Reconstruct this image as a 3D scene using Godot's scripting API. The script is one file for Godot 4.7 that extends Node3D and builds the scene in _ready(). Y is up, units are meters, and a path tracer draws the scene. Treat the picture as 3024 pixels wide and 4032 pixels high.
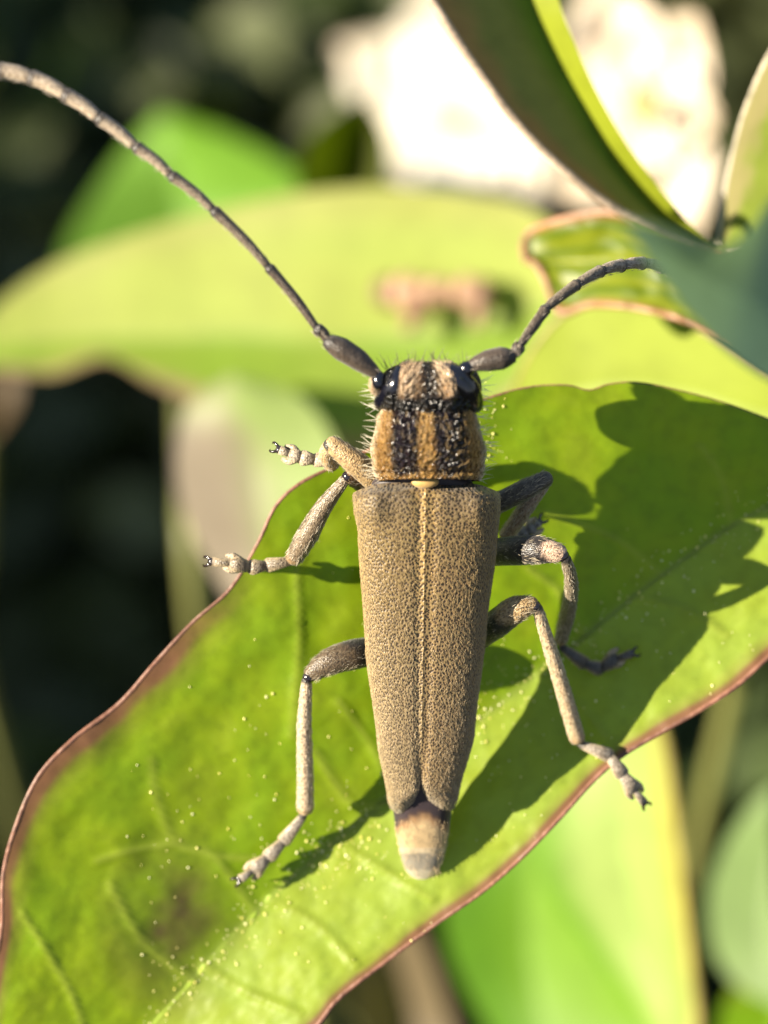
extends Node3D
# A longhorn beetle on a leaf, built about 160 times life size (one unit is about 6 mm).
# "View frame": x right, y up, z towards the photographer; the frame is tilted down by TILT.
const D := 9.09            # distance from the lens to the plane z = 0
const TILT := 50.0
const LIFT := 23.0         # height of the beetle above the soil
const FOCUS := 8.56
const APERTURE := 0.29

var org := Vector3.ZERO    # base of the thing being built, in the view frame
var W := Transform3D()
var rng := RandomNumberGenerator.new()
var names := {}
var M := {}
var fine := FastNoiseLite.new()

# ------------------------------------------------------------------ small helpers
func P(px: float, py: float, z: float) -> Vector3:
	var k := (D - z) / D
	return Vector3((px - 1512.0) / 1000.0 * k, (2016.0 - py) / 1000.0 * k, z) - org

func PV(v: Vector3) -> Vector3:
	return P(v.x, v.y, v.z)

func numbered(called: String, under: Node) -> String:
	var key := str(under.get_instance_id()) + called
	var n: int = names.get(key, 0)
	names[key] = n + 1
	return called if n == 0 else "%s_%03d" % [called, n]

func thing(called: String, label: String, category: String, base: Vector3, group := "") -> Node3D:
	var o := Node3D.new()
	o.name = numbered(called, self)
	org = Vector3.ZERO
	org = PV(base)
	o.transform = W * Transform3D(Basis(), org)
	add_child(o, true)
	o.set_meta("label", label)
	o.set_meta("category", category)
	if group != "":
		o.set_meta("group", group)
	return o

func node(called: String, under: Node) -> Node3D:
	var o := Node3D.new()
	o.name = numbered(called, under)
	under.add_child(o, true)
	return o

func put(called: String, mesh: Mesh, mat: Material, under: Node) -> MeshInstance3D:
	var o := MeshInstance3D.new()
	o.mesh = mesh
	o.material_override = mat
	o.name = numbered(called, under)
	under.add_child(o, true)
	return o

func scatter(called: String, mesh: Mesh, mat: Material, places: Array, colors: Array, under: Node) -> MultiMeshInstance3D:
	var mm := MultiMesh.new()
	mm.transform_format = MultiMesh.TRANSFORM_3D
	mm.use_colors = true
	mm.mesh = mesh
	mm.instance_count = places.size()
	for i in places.size():
		mm.set_instance_transform(i, places[i])
		mm.set_instance_color(i, colors[i])
	var o := MultiMeshInstance3D.new()
	o.multimesh = mm
	o.material_override = mat
	o.name = numbered(called, under)
	o.set_meta("kind", "stuff")
	under.add_child(o, true)
	return o

# A surface from f(u, v) -> [position, colour, uv]; wrap joins v = 1 to v = 0.
func sheet(nu: int, nv: int, f: Callable, wrap := false, flip := false) -> ArrayMesh:
	var pos := PackedVector3Array()
	var col := PackedColorArray()
	var uv := PackedVector2Array()
	for i in nu + 1:
		for j in nv + 1:
			var r: Array = f.call(float(i) / nu, float(j) / nv)
			pos.append(r[0])
			col.append(r[1])
			uv.append(r[2] if r.size() > 2 else Vector2(float(i) / nu, float(j) / nv))
	var nor := PackedVector3Array()
	nor.resize(pos.size())
	var idx := PackedInt32Array()
	var w := nv + 1
	for i in nu:
		for j in nv:
			var a := i * w + j
			var b := a + w
			for t: Array in [[a, b, b + 1], [a, b + 1, a + 1]]:
				var n: Vector3 = (pos[t[1]] - pos[t[0]]).cross(pos[t[2]] - pos[t[0]])
				if flip:
					n = -n
				for k: int in t:
					nor[k] += n
				if flip:
					idx.append_array([t[0], t[1], t[2]])
				else:
					idx.append_array([t[0], t[2], t[1]])
	for i in nu + 1:
		if wrap:
			var s := nor[i * w] + nor[i * w + nv]
			nor[i * w] = s
			nor[i * w + nv] = s
	for k in nor.size():
		nor[k] = nor[k].normalized() if nor[k].length() > 1e-12 else Vector3(0, 0, 1)
	var arr := []
	arr.resize(Mesh.ARRAY_MAX)
	arr[Mesh.ARRAY_VERTEX] = pos
	arr[Mesh.ARRAY_NORMAL] = nor
	arr[Mesh.ARRAY_COLOR] = col
	arr[Mesh.ARRAY_TEX_UV] = uv
	arr[Mesh.ARRAY_INDEX] = idx
	var m := ArrayMesh.new()
	m.add_surface_from_arrays(Mesh.PRIMITIVE_TRIANGLES, arr)
	return m

# Several meshes of one material in one
func joined(list: Array) -> ArrayMesh:
	var st := SurfaceTool.new()
	st.begin(Mesh.PRIMITIVE_TRIANGLES)
	for m: Mesh in list:
		st.append_from(m, 0, Transform3D())
	return st.commit()

func cr(a: Array, t: float) -> Variant:
	var n := a.size() - 1
	var x := clampf(t, 0, 1) * n
	var i := mini(int(x), n - 1)
	var f := x - i
	var p0: Variant = a[maxi(i - 1, 0)]
	var p1: Variant = a[i]
	var p2: Variant = a[i + 1]
	var p3: Variant = a[mini(i + 2, n)]
	return (p1 * 2.0 + (p2 - p0) * f + (p0 * 2.0 - p1 * 5.0 + p2 * 4.0 - p3) * f * f + (p1 * 3.0 - p0 - p2 * 3.0 + p3) * f * f * f) * 0.5

func lin(a: Array, t: float) -> float:
	var x := clampf(t, 0, 1) * (a.size() - 1)
	var i := mini(int(x), a.size() - 2)
	return lerpf(a[i], a[i + 1], x - i)

func table(rows: Array, x: float) -> float:      # rows of [x, y], sorted
	if x <= rows[0][0]:
		return rows[0][1]
	for i in rows.size() - 1:
		if x <= rows[i + 1][0]:
			var f: float = (x - rows[i][0]) / (rows[i + 1][0] - rows[i][0])
			return lerpf(rows[i][1], rows[i + 1][1], f * f * (3 - 2 * f) * 0.5 + f * 0.5)
	return rows[-1][1]

# the curve through a, as n + 1 points evenly spaced along it
func even(a: Array, n: int) -> Array:
	var fine_points := []
	var length := [0.0]
	var steps := (a.size() - 1) * 12
	for i in steps + 1:
		fine_points.append(cr(a, float(i) / steps))
		if i:
			length.append(length[-1] + fine_points[i].distance_to(fine_points[i - 1]))
	var out := []
	var k := 0
	for i in n + 1:
		var want: float = length[-1] * i / n
		while k < steps - 1 and length[k + 1] < want:
			k += 1
		var f: float = (want - length[k]) / maxf(length[k + 1] - length[k], 1e-9)
		out.append(fine_points[k].lerp(fine_points[k + 1], clampf(f, 0, 1)))
	return out

# a tube along pts (view frame), rounded at both ends; o: sides, rows, col(t, a), flat, up, cap
func tube(pts: Array, radii: Array, o := {}) -> ArrayMesh:
	var sides: int = o.get("sides", 12)
	var rows: int = o.get("rows", maxi(6, pts.size() * 4))
	var flat: float = o.get("flat", 1.0)
	var up: Vector3 = o.get("up", Vector3(0, 0, 1))
	var cap: int = o.get("cap", 3)
	var col: Variant = o.get("col", Color.WHITE)
	var rings := []
	var last_side := Vector3.ZERO
	for i in rows + 1:
		var t := float(i) / rows
		var p: Vector3 = cr(pts, t)
		var d: Vector3 = cr(pts, minf(t + 0.02, 1)) - cr(pts, maxf(t - 0.02, 0))
		d = d.normalized()
		var side := d.cross(up)
		if side.length() < 0.15:
			side = last_side if last_side != Vector3.ZERO else d.cross(Vector3(0.3, 1, 0.1))
		side = (side - d * side.dot(d)).normalized()
		last_side = side
		var r := maxf(lin(radii, t), 0.0005)
		if i == 0:
			for k in cap:
				var a := PI / 2 * k / cap
				rings.append([p - d * r * cos(a) * 0.8, d, side, r * maxf(sin(a), 0.02), 0.0])
		rings.append([p, d, side, r, t])
		if i == rows:
			for k in range(cap - 1, -1, -1):
				var a := PI / 2 * k / cap
				rings.append([p + d * r * cos(a) * 0.8, d, side, r * maxf(sin(a), 0.02), 1.0])
	var n := rings.size() - 1
	var f := func(u: float, v: float) -> Array:
		var g: Array = rings[roundi(u * n)]
		var a := v * TAU
		var s: Vector3 = g[2]
		var q: Vector3 = s.cross(g[1])
		return [g[0] + s * cos(a) * g[3] + q * sin(a) * g[3] * flat, col.call(g[4], a) if col is Callable else col, Vector2(g[4], v)]
	return sheet(n, sides, f, true, true)

func blob(c: Vector3, rx: float, ry: float, rz: float, col: Variant, n := 16) -> ArrayMesh:
	var f := func(u: float, v: float) -> Array:
		var a := u * PI
		var b := v * TAU
		var d := Vector3(sin(a) * cos(b), cos(a), sin(a) * sin(b))
		return [c + d * Vector3(rx, ry, rz), col.call(d) if col is Callable else col, Vector2(v, u)]
	return sheet(n, n + 4, f, true)

func c3(r: float, g: float, b: float) -> Color:
	return Color(r, g, b)

func jitter(c: Color, k: float) -> Color:
	var m := 1.0 + rng.randf_range(-k, k)
	return Color(c.r * m, c.g * m, c.b * m)

# ------------------------------------------------------------------ materials
func cells(size: int, freq: float, ramp: Array, seeded: int, normal := false) -> NoiseTexture2D:
	var n := FastNoiseLite.new()
	n.noise_type = FastNoiseLite.TYPE_CELLULAR
	n.cellular_return_type = FastNoiseLite.RETURN_DISTANCE
	n.cellular_jitter = 0.9
	n.frequency = freq
	n.seed = seeded
	n.fractal_type = FastNoiseLite.FRACTAL_NONE
	return noise_texture(n, size, ramp, normal)

func cloudy(size: int, freq: float, ramp: Array, seeded: int, octaves := 4) -> NoiseTexture2D:
	var n := FastNoiseLite.new()
	n.noise_type = FastNoiseLite.TYPE_SIMPLEX_SMOOTH
	n.frequency = freq
	n.seed = seeded
	n.fractal_octaves = octaves
	return noise_texture(n, size, ramp)

func noise_texture(n: FastNoiseLite, size: int, ramp: Array, normal := false) -> NoiseTexture2D:
	var t := NoiseTexture2D.new()
	t.width = size
	t.height = size
	t.seamless = true
	t.noise = n
	t.as_normal_map = normal
	if not ramp.is_empty():
		var g := Gradient.new()
		g.offsets = PackedFloat32Array(ramp.map(func(r): return r[0]))
		g.colors = PackedColorArray(ramp.map(func(r): return r[1]))
		t.color_ramp = g
	return t

func grey(x: float) -> Color:
	return Color(x, x, x).linear_to_srgb()

func mat(called: String, rough: float, o := {}) -> StandardMaterial3D:
	var m := StandardMaterial3D.new()
	m.resource_name = called
	m.vertex_color_use_as_albedo = true
	m.roughness = rough
	m.metallic_specular = o.get("spec", 0.5)
	m.cull_mode = BaseMaterial3D.CULL_DISABLED
	if o.has("tex"):
		m.albedo_texture = o.tex
	if o.has("bump"):
		m.heightmap_enabled = true
		m.heightmap_texture = o.bump
		m.heightmap_scale = o.get("bump_cm", 1.0)
	if o.has("tri"):
		m.uv1_triplanar = true
		m.uv1_scale = Vector3.ONE * o.tri
	if o.has("uv"):
		m.uv1_scale = o.uv
	if o.has("back"):
		m.backlight_enabled = true
		m.backlight = o.back
	if o.has("coat"):
		m.clearcoat_enabled = true
		m.clearcoat = o.coat
		m.clearcoat_roughness = 0.15
	if o.has("rim"):
		m.rim_enabled = true
		m.rim = o.rim
		m.rim_tint = 0.3
	return m

func materials() -> void:
	var leaf_tex := cloudy(512, 0.018, [[0.0, grey(0.74)], [0.5, grey(0.92)], [1.0, grey(1.0)]], 3, 5)
	var vein_bump := cells(512, 0.03, [[0.0, grey(0.2)], [0.5, grey(0.6)], [1.0, grey(1.0)]], 8)
	M.leaf = mat("leaf_skin", 0.42, {"tex": leaf_tex, "bump": vein_bump, "bump_cm": 0.25, "tri": 1.1, "back": Color(0.93, 1.0, 0.28), "spec": 0.45})
	M.far_leaf = mat("far_leaf_skin", 0.5, {"tex": leaf_tex, "tri": 0.35, "back": Color(0.85, 0.95, 0.35), "spec": 0.4})
	M.dark_leaf = mat("dark_leaf_skin", 0.5, {"tex": leaf_tex, "bump": vein_bump, "bump_cm": 0.3, "tri": 0.8, "back": Color(0.25, 0.25, 0.07), "spec": 0.22})
	M.shade_leaf = mat("shaded_leaf_skin", 0.6, {"tex": leaf_tex, "tri": 0.5, "back": Color(0.55, 0.60, 0.46), "spec": 0.3})
	M.petal = mat("petal_skin", 0.6, {"back": Color(0.7, 0.66, 0.6)})
	M.soil = mat("soil", 1.0, {"tex": cloudy(512, 0.02, [[0.0, grey(0.3)], [1.0, grey(1.0)]], 5), "tri": 0.05, "spec": 0.2})
	M.margin = mat("leaf_margin", 0.5, {"tex": cloudy(256, 0.05, [[0.0, grey(0.45)], [0.5, grey(0.85)], [1.0, grey(1.0)]], 15), "bump": vein_bump, "bump_cm": 0.6, "tri": 2.0})
	M.stem = mat("stem_skin", 0.5)
	# beetle
	var pits := cells(1024, 0.05, [[0.0, Color(0.23, 0.17, 0.13)], [0.16, Color(0.39, 0.32, 0.26)], [0.36, Color(0.90, 0.87, 0.82)], [1.0, Color(1, 1, 0.97)]], 12)
	var pits_h := cells(1024, 0.05, [[0.0, grey(0.0)], [0.5, grey(0.8)], [1.0, grey(1.0)]], 12)
	M.elytron = mat("elytron_skin", 0.5, {"tex": pits, "bump": pits_h, "bump_cm": 0.3, "uv": Vector3(1.4, 1.4, 1), "rim": 0.35})
	var leg_pits := cells(512, 0.06, [[0.0, Color(0.38, 0.34, 0.31)], [0.18, Color(0.58, 0.54, 0.50)], [0.36, Color(0.95, 0.92, 0.88)], [1.0, Color(1, 1, 1)]], 21)
	M.leg = mat("leg_skin", 0.42, {"tex": leg_pits, "bump": pits_h, "bump_cm": 0.2, "tri": 2.6, "rim": 0.3})
	M.pronotum = mat("pronotum_skin", 0.24, {"tex": leg_pits, "bump": pits_h, "bump_cm": 3.0, "tri": 1.2})
	M.abdomen = mat("abdomen_skin", 0.55, {"tex": cloudy(256, 0.06, [[0.0, grey(0.55)], [1.0, grey(1.0)]], 9), "tri": 2.0, "rim": 0.4})
	M.black = mat("black_cuticle", 0.18, {"coat": 0.6})
	M.hair = mat("hair", 0.45, {"rim": 0.4})
	M.pollen = mat("pollen", 0.35, {})

# ------------------------------------------------------------------ leaves
# top, mid and bot are curves of Vector3(px, py, z): the two edges and the midrib.
func leaf(under: Node3D, m: Material, top: Array, mid: Array, bot: Array, col: Callable, o := {}) -> void:
	var nu: int = o.get("nu", 60)
	var nv: int = o.get("nv", 32)
	var a := even(top, nu)
	var b := even(mid, nu)
	var c := even(bot, nu)
	var zf: Variant = o.get("z", null)
	var sag: float = o.get("sag", 0.0)
	var wave: float = o.get("wave", 0.0)
	var at := func(u: float, v: float) -> Vector3:
		var i := roundi(u * nu)
		var k := v * 2 if v < 0.5 else v * 2 - 1
		var q: Vector3 = a[i].lerp(b[i], k) if v < 0.5 else b[i].lerp(c[i], k)
		if zf != null:
			q.z = zf.call(q.x, q.y)
		else:
			q.z += sag * sin(PI * k) + wave * fine.get_noise_2d(q.x * 0.3, q.y * 0.3)
		return q
	var f := func(u: float, v: float) -> Array:
		var q: Vector3 = at.call(u, v)
		return [PV(q), col.call(u, v, q.x, q.y), Vector2(q.x, q.y) * 0.001]
	put("blade", sheet(nu, nv, f), m, under)
	if o.has("rim"):
		for v: float in [0.0, 1.0]:
			if v == 0.0 and not o.get("rim_top", true) or v == 1.0 and not o.get("rim_bot", true):
				continue
			var pts := []
			for i in nu + 1:
				var q: Vector3 = at.call(float(i) / nu, v)
				q.z -= o.rim * 0.6 * o.get("rim_flat", 0.7)
				pts.append(PV(q))
			var rc: Color = o.rim_color
			var r: float = o.rim
			put("margin", tube(pts, o.get("rim_list", [r, r * 1.15, r * 0.9, r * 1.1, r]) if v == 0.0 else [r, r * 1.15, r * 0.9, r * 1.1, r], {"sides": 10, "rows": nu * 2, "flat": o.get("rim_flat", 0.7), "col": func(t: float, _a: float) -> Color:
				var k := 0.85 + 0.45 * fine.get_noise_2d(t * 900.0, v * 50.0)
				return Color(rc.r * k, rc.g * k, rc.b * k)}), M.margin, under)
	if o.has("rib"):
		var pts := []
		for i in nu + 1:
			var q: Vector3 = at.call(float(i) / nu, 0.5)
			q.z += o.get("rib_up", 0.0)
			pts.append(PV(q))
		put("midrib", tube(pts, o.rib, {"sides": 8, "rows": nu, "flat": 0.6, "col": o.rib_color}), M.stem, under)

func petiole(under: Node3D, from: Vector3, bend: Vector3, r: float, color: Color) -> void:
	# from the leaf's foot down to the soil
	var a := PV(from)
	var b := PV(bend)
	var w := W * (b + org)
	var foot := W.affine_inverse() * Vector3(w.x, -0.1, w.z - 1.0) - org
	put("stalk", tube([a, a.lerp(b, 0.5), b, b.lerp(foot, 0.35), b.lerp(foot, 0.7), foot], [r * 0.7, r, r * 1.1, r * 1.2, r * 1.3, r * 1.4], {"sides": 8, "rows": 24, "col": color}), M.stem, under)

const MIDRIB := [Vector3(-120, 4800, 0), Vector3(250, 4380, 0), Vector3(617, 4014, 0), Vector3(916, 3680, 0), Vector3(1196, 3416, 0), Vector3(1504, 3165, 0), Vector3(1880, 2850, 0), Vector3(2243, 2551, 0), Vector3(2648, 2230, 0), Vector3(3024, 1990, 0), Vector3(3400, 1890, 0), Vector3(3850, 2010, 0)]
var rib := []
var vein_points := []
const VEINS := [
	[[1000, 3590], [840, 3370], [690, 3320], [610, 3120], [600, 2990]],
	[[690, 3320], [520, 3350], [380, 3390]], [[840, 3370], [1050, 3390]], [[1504, 3160], [1390, 3170], [1330, 3100], [1240, 2960]], [[1150, 2900], [1180, 2500], [1170, 2250], [1230, 2100]],
	[[2600, 2260], [2420, 2120], [2180, 2030], [2080, 2020]], [[2880, 2060], [2840, 1880], [2760, 1760]], [[2300, 2500], [2200, 2330], [2080, 2240]],
	[[1060, 3540], [1250, 3640], [1400, 3800]], [[800, 3800], [960, 3900], [1180, 3990]], [[2500, 2350], [2700, 2400], [2860, 2500]], [[380, 4250], [300, 3960], [180, 3740], [90, 3600]], [[760, 3860], [560, 3700], [430, 3480]], [[1320, 3310], [1500, 3420], [1700, 3540]], [[1560, 3120], [1440, 2900], [1330, 2760]], [[420, 4200], [640, 4260], [860, 4330]], [[2120, 2650], [2260, 2760], [2380, 2900]]]

func vein_at(px: float, py: float) -> float:        # 1 on a side vein, 0 away from it
	var p := Vector2(px, py)
	var best := 30.0
	for v: Array in vein_points:
		var box: Rect2 = v[0]
		if not box.has_point(p):
			continue
		for i in range(1, v.size() - 1):
			best = minf(best, p.distance_to(Geometry2D.get_closest_point_to_segment(p, v[i], v[i + 1])))
	return smoothstep(24.0, 4.0, best)

func rib_distance(px: float, py: float) -> float:     # in thousands of pixels, above the midrib positive
	var best := 1e9
	var sign_ := 1.0
	var p := Vector2(px, py)
	for i in rib.size() - 1:
		var a := Vector2(rib[i].x, rib[i].y)
		var b := Vector2(rib[i + 1].x, rib[i + 1].y)
		var q := Geometry2D.get_closest_point_to_segment(p, a, b)
		var d := p.distance_squared_to(q)
		if d < best:
			best = d
			sign_ = -1.0 if (b - a).cross(p - a) > 0 else 1.0
	return sqrt(best) * 0.001 * sign_

func leaf_z(px: float, py: float) -> float:
	var n := rib_distance(px, py)
	var k := 0.2 if n > 0 else 0.3
	var z := k * (sqrt(n * n + 0.0036) - 0.06)
	z += 0.03 * fine.get_noise_2d(px * 0.12, py * 0.12) * minf(1.0, absf(n) * 3.0)
	return z + 0.008 * vein_at(px, py) + 0.006 * fine.get_noise_2d(px * 0.6 + 99.0, py * 0.6)

func main_leaf() -> void:
	rib = even(MIDRIB, 40)
	for v: Array in VEINS:
		var list := [Rect2()]
		var box := Rect2(v[0][0], v[0][1], 0, 0)
		for q: Vector3 in even(v.map(func(e): return Vector3(e[0], e[1], 0)), 10):
			list.append(Vector2(q.x, q.y))
			box = box.expand(Vector2(q.x, q.y))
		list[0] = box.grow(30)
		vein_points.append(list)
	var t := thing("leaf", "large green leaf with reddish rim that the beetle stands on", "leaf", Vector3(200, 4500, 0.1))
	var top := [Vector3(-200, 4830, 0), Vector3(-150, 4500, 0), Vector3(-60, 4150, 0), Vector3(-30, 3880, 0), Vector3(5, 3650, 0), Vector3(12, 3450, 0), Vector3(60, 3260, 0), Vector3(150, 3060, 0), Vector3(290, 2910, 0), Vector3(470, 2770, 0), Vector3(620, 2600, 0), Vector3(760, 2450, 0), Vector3(905, 2320, 0), Vector3(1010, 2150, 0), Vector3(1085, 1995, 0), Vector3(1180, 1905, 0), Vector3(1320, 1835, 0), Vector3(1500, 1750, 0), Vector3(1700, 1650, 0), Vector3(1920, 1568, 0), Vector3(2080, 1526, 0), Vector3(2230, 1518, 0), Vector3(2318, 1538, 0), Vector3(2400, 1514, 0), Vector3(2520, 1508, 0), Vector3(2700, 1545, 0), Vector3(2860, 1590, 0), Vector3(3024, 1650, 0), Vector3(3300, 1760, 0), Vector3(3600, 1900, 0), Vector3(3850, 2005, 0)]
	var bot := [Vector3(-60, 4850, 0), Vector3(300, 4750, 0), Vector3(800, 4480, 0), Vector3(1210, 4080, 0), Vector3(1330, 3935, 0), Vector3(1500, 3800, 0), Vector3(1700, 3650, 0), Vector3(1900, 3510, 0), Vector3(2050, 3380, 0), Vector3(2200, 3225, 0), Vector3(2330, 3080, 0), Vector3(2450, 2975, 0), Vector3(2600, 2885, 0), Vector3(2750, 2800, 0), Vector3(2900, 2700, 0), Vector3(3024, 2590, 0), Vector3(3250, 2400, 0), Vector3(3550, 2180, 0), Vector3(3850, 2015, 0)]
	var col := func(u: float, v: float, px: float, py: float) -> Color:
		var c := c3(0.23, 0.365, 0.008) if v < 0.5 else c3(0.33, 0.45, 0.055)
		var n := fine.get_noise_2d(px * 0.25, py * 0.25)
		c = c.lerp(c3(0.35, 0.42, 0.018), clampf(0.35 + n, 0, 1) * 0.5)
		# purplish bruise in the lower left half, and the flush towards the margin
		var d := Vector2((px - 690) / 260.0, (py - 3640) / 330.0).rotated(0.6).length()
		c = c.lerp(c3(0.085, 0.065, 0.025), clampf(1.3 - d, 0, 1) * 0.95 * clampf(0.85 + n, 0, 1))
		var e := minf(v, 1 - v)
		c = c.lerp(c3(0.26, 0.115, 0.07), (smoothstep(0.085, 0.01, e + 0.03 * n) * 0.45 + smoothstep(0.042, 0.022, e + 0.008 * n) * 0.5) * (1.0 if v > 0.5 else 1.0 - smoothstep(0.40, 0.5, u)))
		c = c.lerp(c3(0.34, 0.42, 0.05), 0.55 * vein_at(px, py))
		c = c.lerp(c3(0.27, 0.33, 0.07), smoothstep(0.022, 0.0, absf(v - 0.5)) * 0.4)
		return c
	leaf(t, M.leaf, top, MIDRIB, bot, col, {"nu": 280, "nv": 120, "z": leaf_z, "rim": 0.009, "rim_flat": 0.6, "rim_list": [0.008, 0.009, 0.008, 0.009, 0.007, 0.007, 0.005, 0.004, 0.004, 0.004], "rim_color": c3(0.26, 0.12, 0.075), "rib": [0.02, 0.016, 0.013, 0.010, 0.006], "rib_color": c3(0.26, 0.37, 0.035), "rib_up": -0.009})
	petiole(t, Vector3(-120, 4830, 0.16), Vector3(-900, 5900, -1.5), 0.07, c3(0.16, 0.12, 0.04))

func pollen() -> void:
	var s := SphereMesh.new()
	s.radius = 1.0
	s.height = 2.0
	s.radial_segments = 8
	s.rings = 4
	org = Vector3.ZERO
	var places := []
	var colors := []
	var drop := func(x: float, y: float) -> void:
		var n := rib_distance(x, y)
		if x < 40 or y > 4050 or x > 3040:
			return
		var r := 0.0019 + 0.003 * pow(rng.randf(), 3.5)
		var p := P(x, y, leaf_z(x, y) + r * 0.7)
		places.append(Transform3D(Basis().scaled(Vector3(r, r * rng.randf_range(0.8, 1.5), r)), p))
		colors.append(jitter(c3(0.85, 0.74, 0.16).lerp(c3(0.88, 0.85, 0.5), rng.randf()), 0.15))
	for i in 420:                                   # along the valley of the midrib
		var q: Vector3 = cr(MIDRIB, rng.randf_range(0.16, 0.86))
		drop.call(q.x + rng.randfn(0, 55), q.y + rng.randfn(0, 45))
	for i in 620:                                   # thinly over the blade
		var x := rng.randf_range(500, 3000)
		var y := rng.randf_range(1700, 3900)
		var n := rib_distance(x, y)
		if (n < 0.62 and n > -0.42 or rng.randf() < 0.25) and (n < 0.05 or x < 1900 or rng.randf() < 0.15):
			if y > 1800 + maxf(0, 1500 - x) * 1.2 and n > -0.5 and (x > 700 or y > 2850):
				drop.call(x, y)
	for i in 60:                                    # clusters beside the beetle's tail and right flank
		drop.call(rng.randfn(1330, 90), rng.randfn(3370, 60))
		if i % 2:
			drop.call(rng.randfn(1990, 60), rng.randfn(2700, 90))
			drop.call(rng.randfn(1950, 30), rng.randfn(1720, 110))
	var o := scatter("pollen", s, M.pollen, places, colors, self)
	o.transform = W
	o.set_meta("label", "fine pale yellow pollen dusted over the large green leaf")
	o.set_meta("category", "pollen")

# ------------------------------------------------------------------ the beetle
func body_z(py: float) -> float:
	return cr([0.716, 0.664, 0.605, 0.555, 0.50, 0.445, 0.39, 0.325, 0.245, 0.165, 0.085], (py - 1400.0) / 2100.0)

const LEFT_EDGE := [[1915, 1412], [1945, 1388], [2000, 1393], [2096, 1410], [2552, 1440], [2917, 1486], [3135, 1526], [3185, 1536], [3215, 1552]]
const RIGHT_EDGE := [[1915, 1945], [1945, 1970], [2000, 1970], [2151, 1955], [2461, 1916], [2880, 1869], [3135, 1805], [3180, 1790], [3215, 1777]]
const TIP := [[0.0, 3120], [0.06, 3138], [0.2, 3162], [0.45, 3186], [0.68, 3204], [0.84, 3204], [1.0, 3184]]

func elytron_at(side: int, t: float, phi: float) -> Vector3:   # px, py, z
	var s := pow(maxf(sin(minf(phi, PI / 2)), 0.0), 0.78)
	var y0 := 1896.0 + 10.0 * s + 34.0 * pow(s, 8.0)
	var y := lerpf(y0, table(TIP, s), t)
	var mid := lerpf(1677, 1657, (y - 1914) / 1221.0)
	var gap := 0.5 + 2.5 * smoothstep(0.93, 1.0, t)
	var edge := table(LEFT_EDGE if side < 0 else RIGHT_EDGE, y)
	var tuck := maxf(phi - PI / 2, 0.0)
	var x := lerpf(mid + side * gap, edge - side * 26.0 * (1 - cos(tuck * 1.6)), s)
	var h := lerpf(0.145, 0.115, smoothstep(0.3, 1.0, t))
	var z := body_z(y) + h * (pow(maxf(cos(phi), 0.0), 0.62) if phi < PI / 2 else 0.0) - 0.025 * sin(tuck) - (x - 1667.0) * 0.00010
	# dip at the base, at the tip and along the suture; the shoulder swells
	z -= 0.075 * pow(1 - smoothstep(0.0, 0.05, t), 2.0) + 0.05 * pow(smoothstep(0.955, 1.0, t), 2.0)
	z -= 0.012 * (1 - smoothstep(0.02, 0.2, s)) - 0.012 * (1 - smoothstep(0.0, 0.06, s)) * (1 - smoothstep(0.8, 0.95, t))
	z += 0.02 * exp(-pow((t - 0.07) / 0.06, 2) - pow((s - 0.72) / 0.16, 2))
	return Vector3(x, y, z)

func elytron_color(side: int, t: float, s: float) -> Color:
	var c := c3(0.215, 0.155, 0.066).lerp(c3(0.26, 0.20, 0.11), smoothstep(0.2, 0.8, t))
	if side > 0:
		c = c.lerp(c3(0.235, 0.16, 0.068), 0.6)
	c = c.lerp(c3(0.14, 0.115, 0.085), 0.75 * (1 - smoothstep(0.0, 0.16, t)) * smoothstep(0.15, 0.3, s) * (1 - smoothstep(0.7, 1.0, s)))
	c = c.lerp(c3(0.52, 0.36, 0.14), (1 - smoothstep(0.02, 0.15, s)) * lerpf(0.7, 0.1, smoothstep(0.1, 0.6, t)))
	c = c.lerp(c3(0.38, 0.30, 0.16), smoothstep(0.93, 1.0, s) * 0.6)
	c = c.lerp(c3(0.28, 0.25, 0.2), smoothstep(0.93, 0.99, t) * 0.7)
	return c

func hair_mesh(r: float, curl: float, sides := 3) -> ArrayMesh:   # unit length along -y, lifting in z
	var pts := []
	for i in 4:
		var t := i / 3.0
		pts.append(Vector3(0, -t, 0.18 * t + curl * t * t))
	return tube(pts, [r, r * 0.9, r * 0.6, r * 0.1], {"sides": sides, "rows": 3, "cap": 1})

func hairs(called: String, under: Node3D, count: int, pick: Callable, mesh: Mesh) -> void:
	# pick() -> [place, normal, direction, length, colour] or []
	var places := []
	var colors := []
	for i in count:
		var r: Array = pick.call()
		if r.is_empty():
			continue
		var n: Vector3 = r[1].normalized()
		var d: Vector3 = (r[2] - n * n.dot(r[2])).normalized()
		var l: float = r[3]
		places.append(Transform3D(Basis(d.cross(n) * l, -d * l, n * l), r[0]))
		colors.append(r[4])
	scatter(called, mesh, M.hair, places, colors, under)

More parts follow.
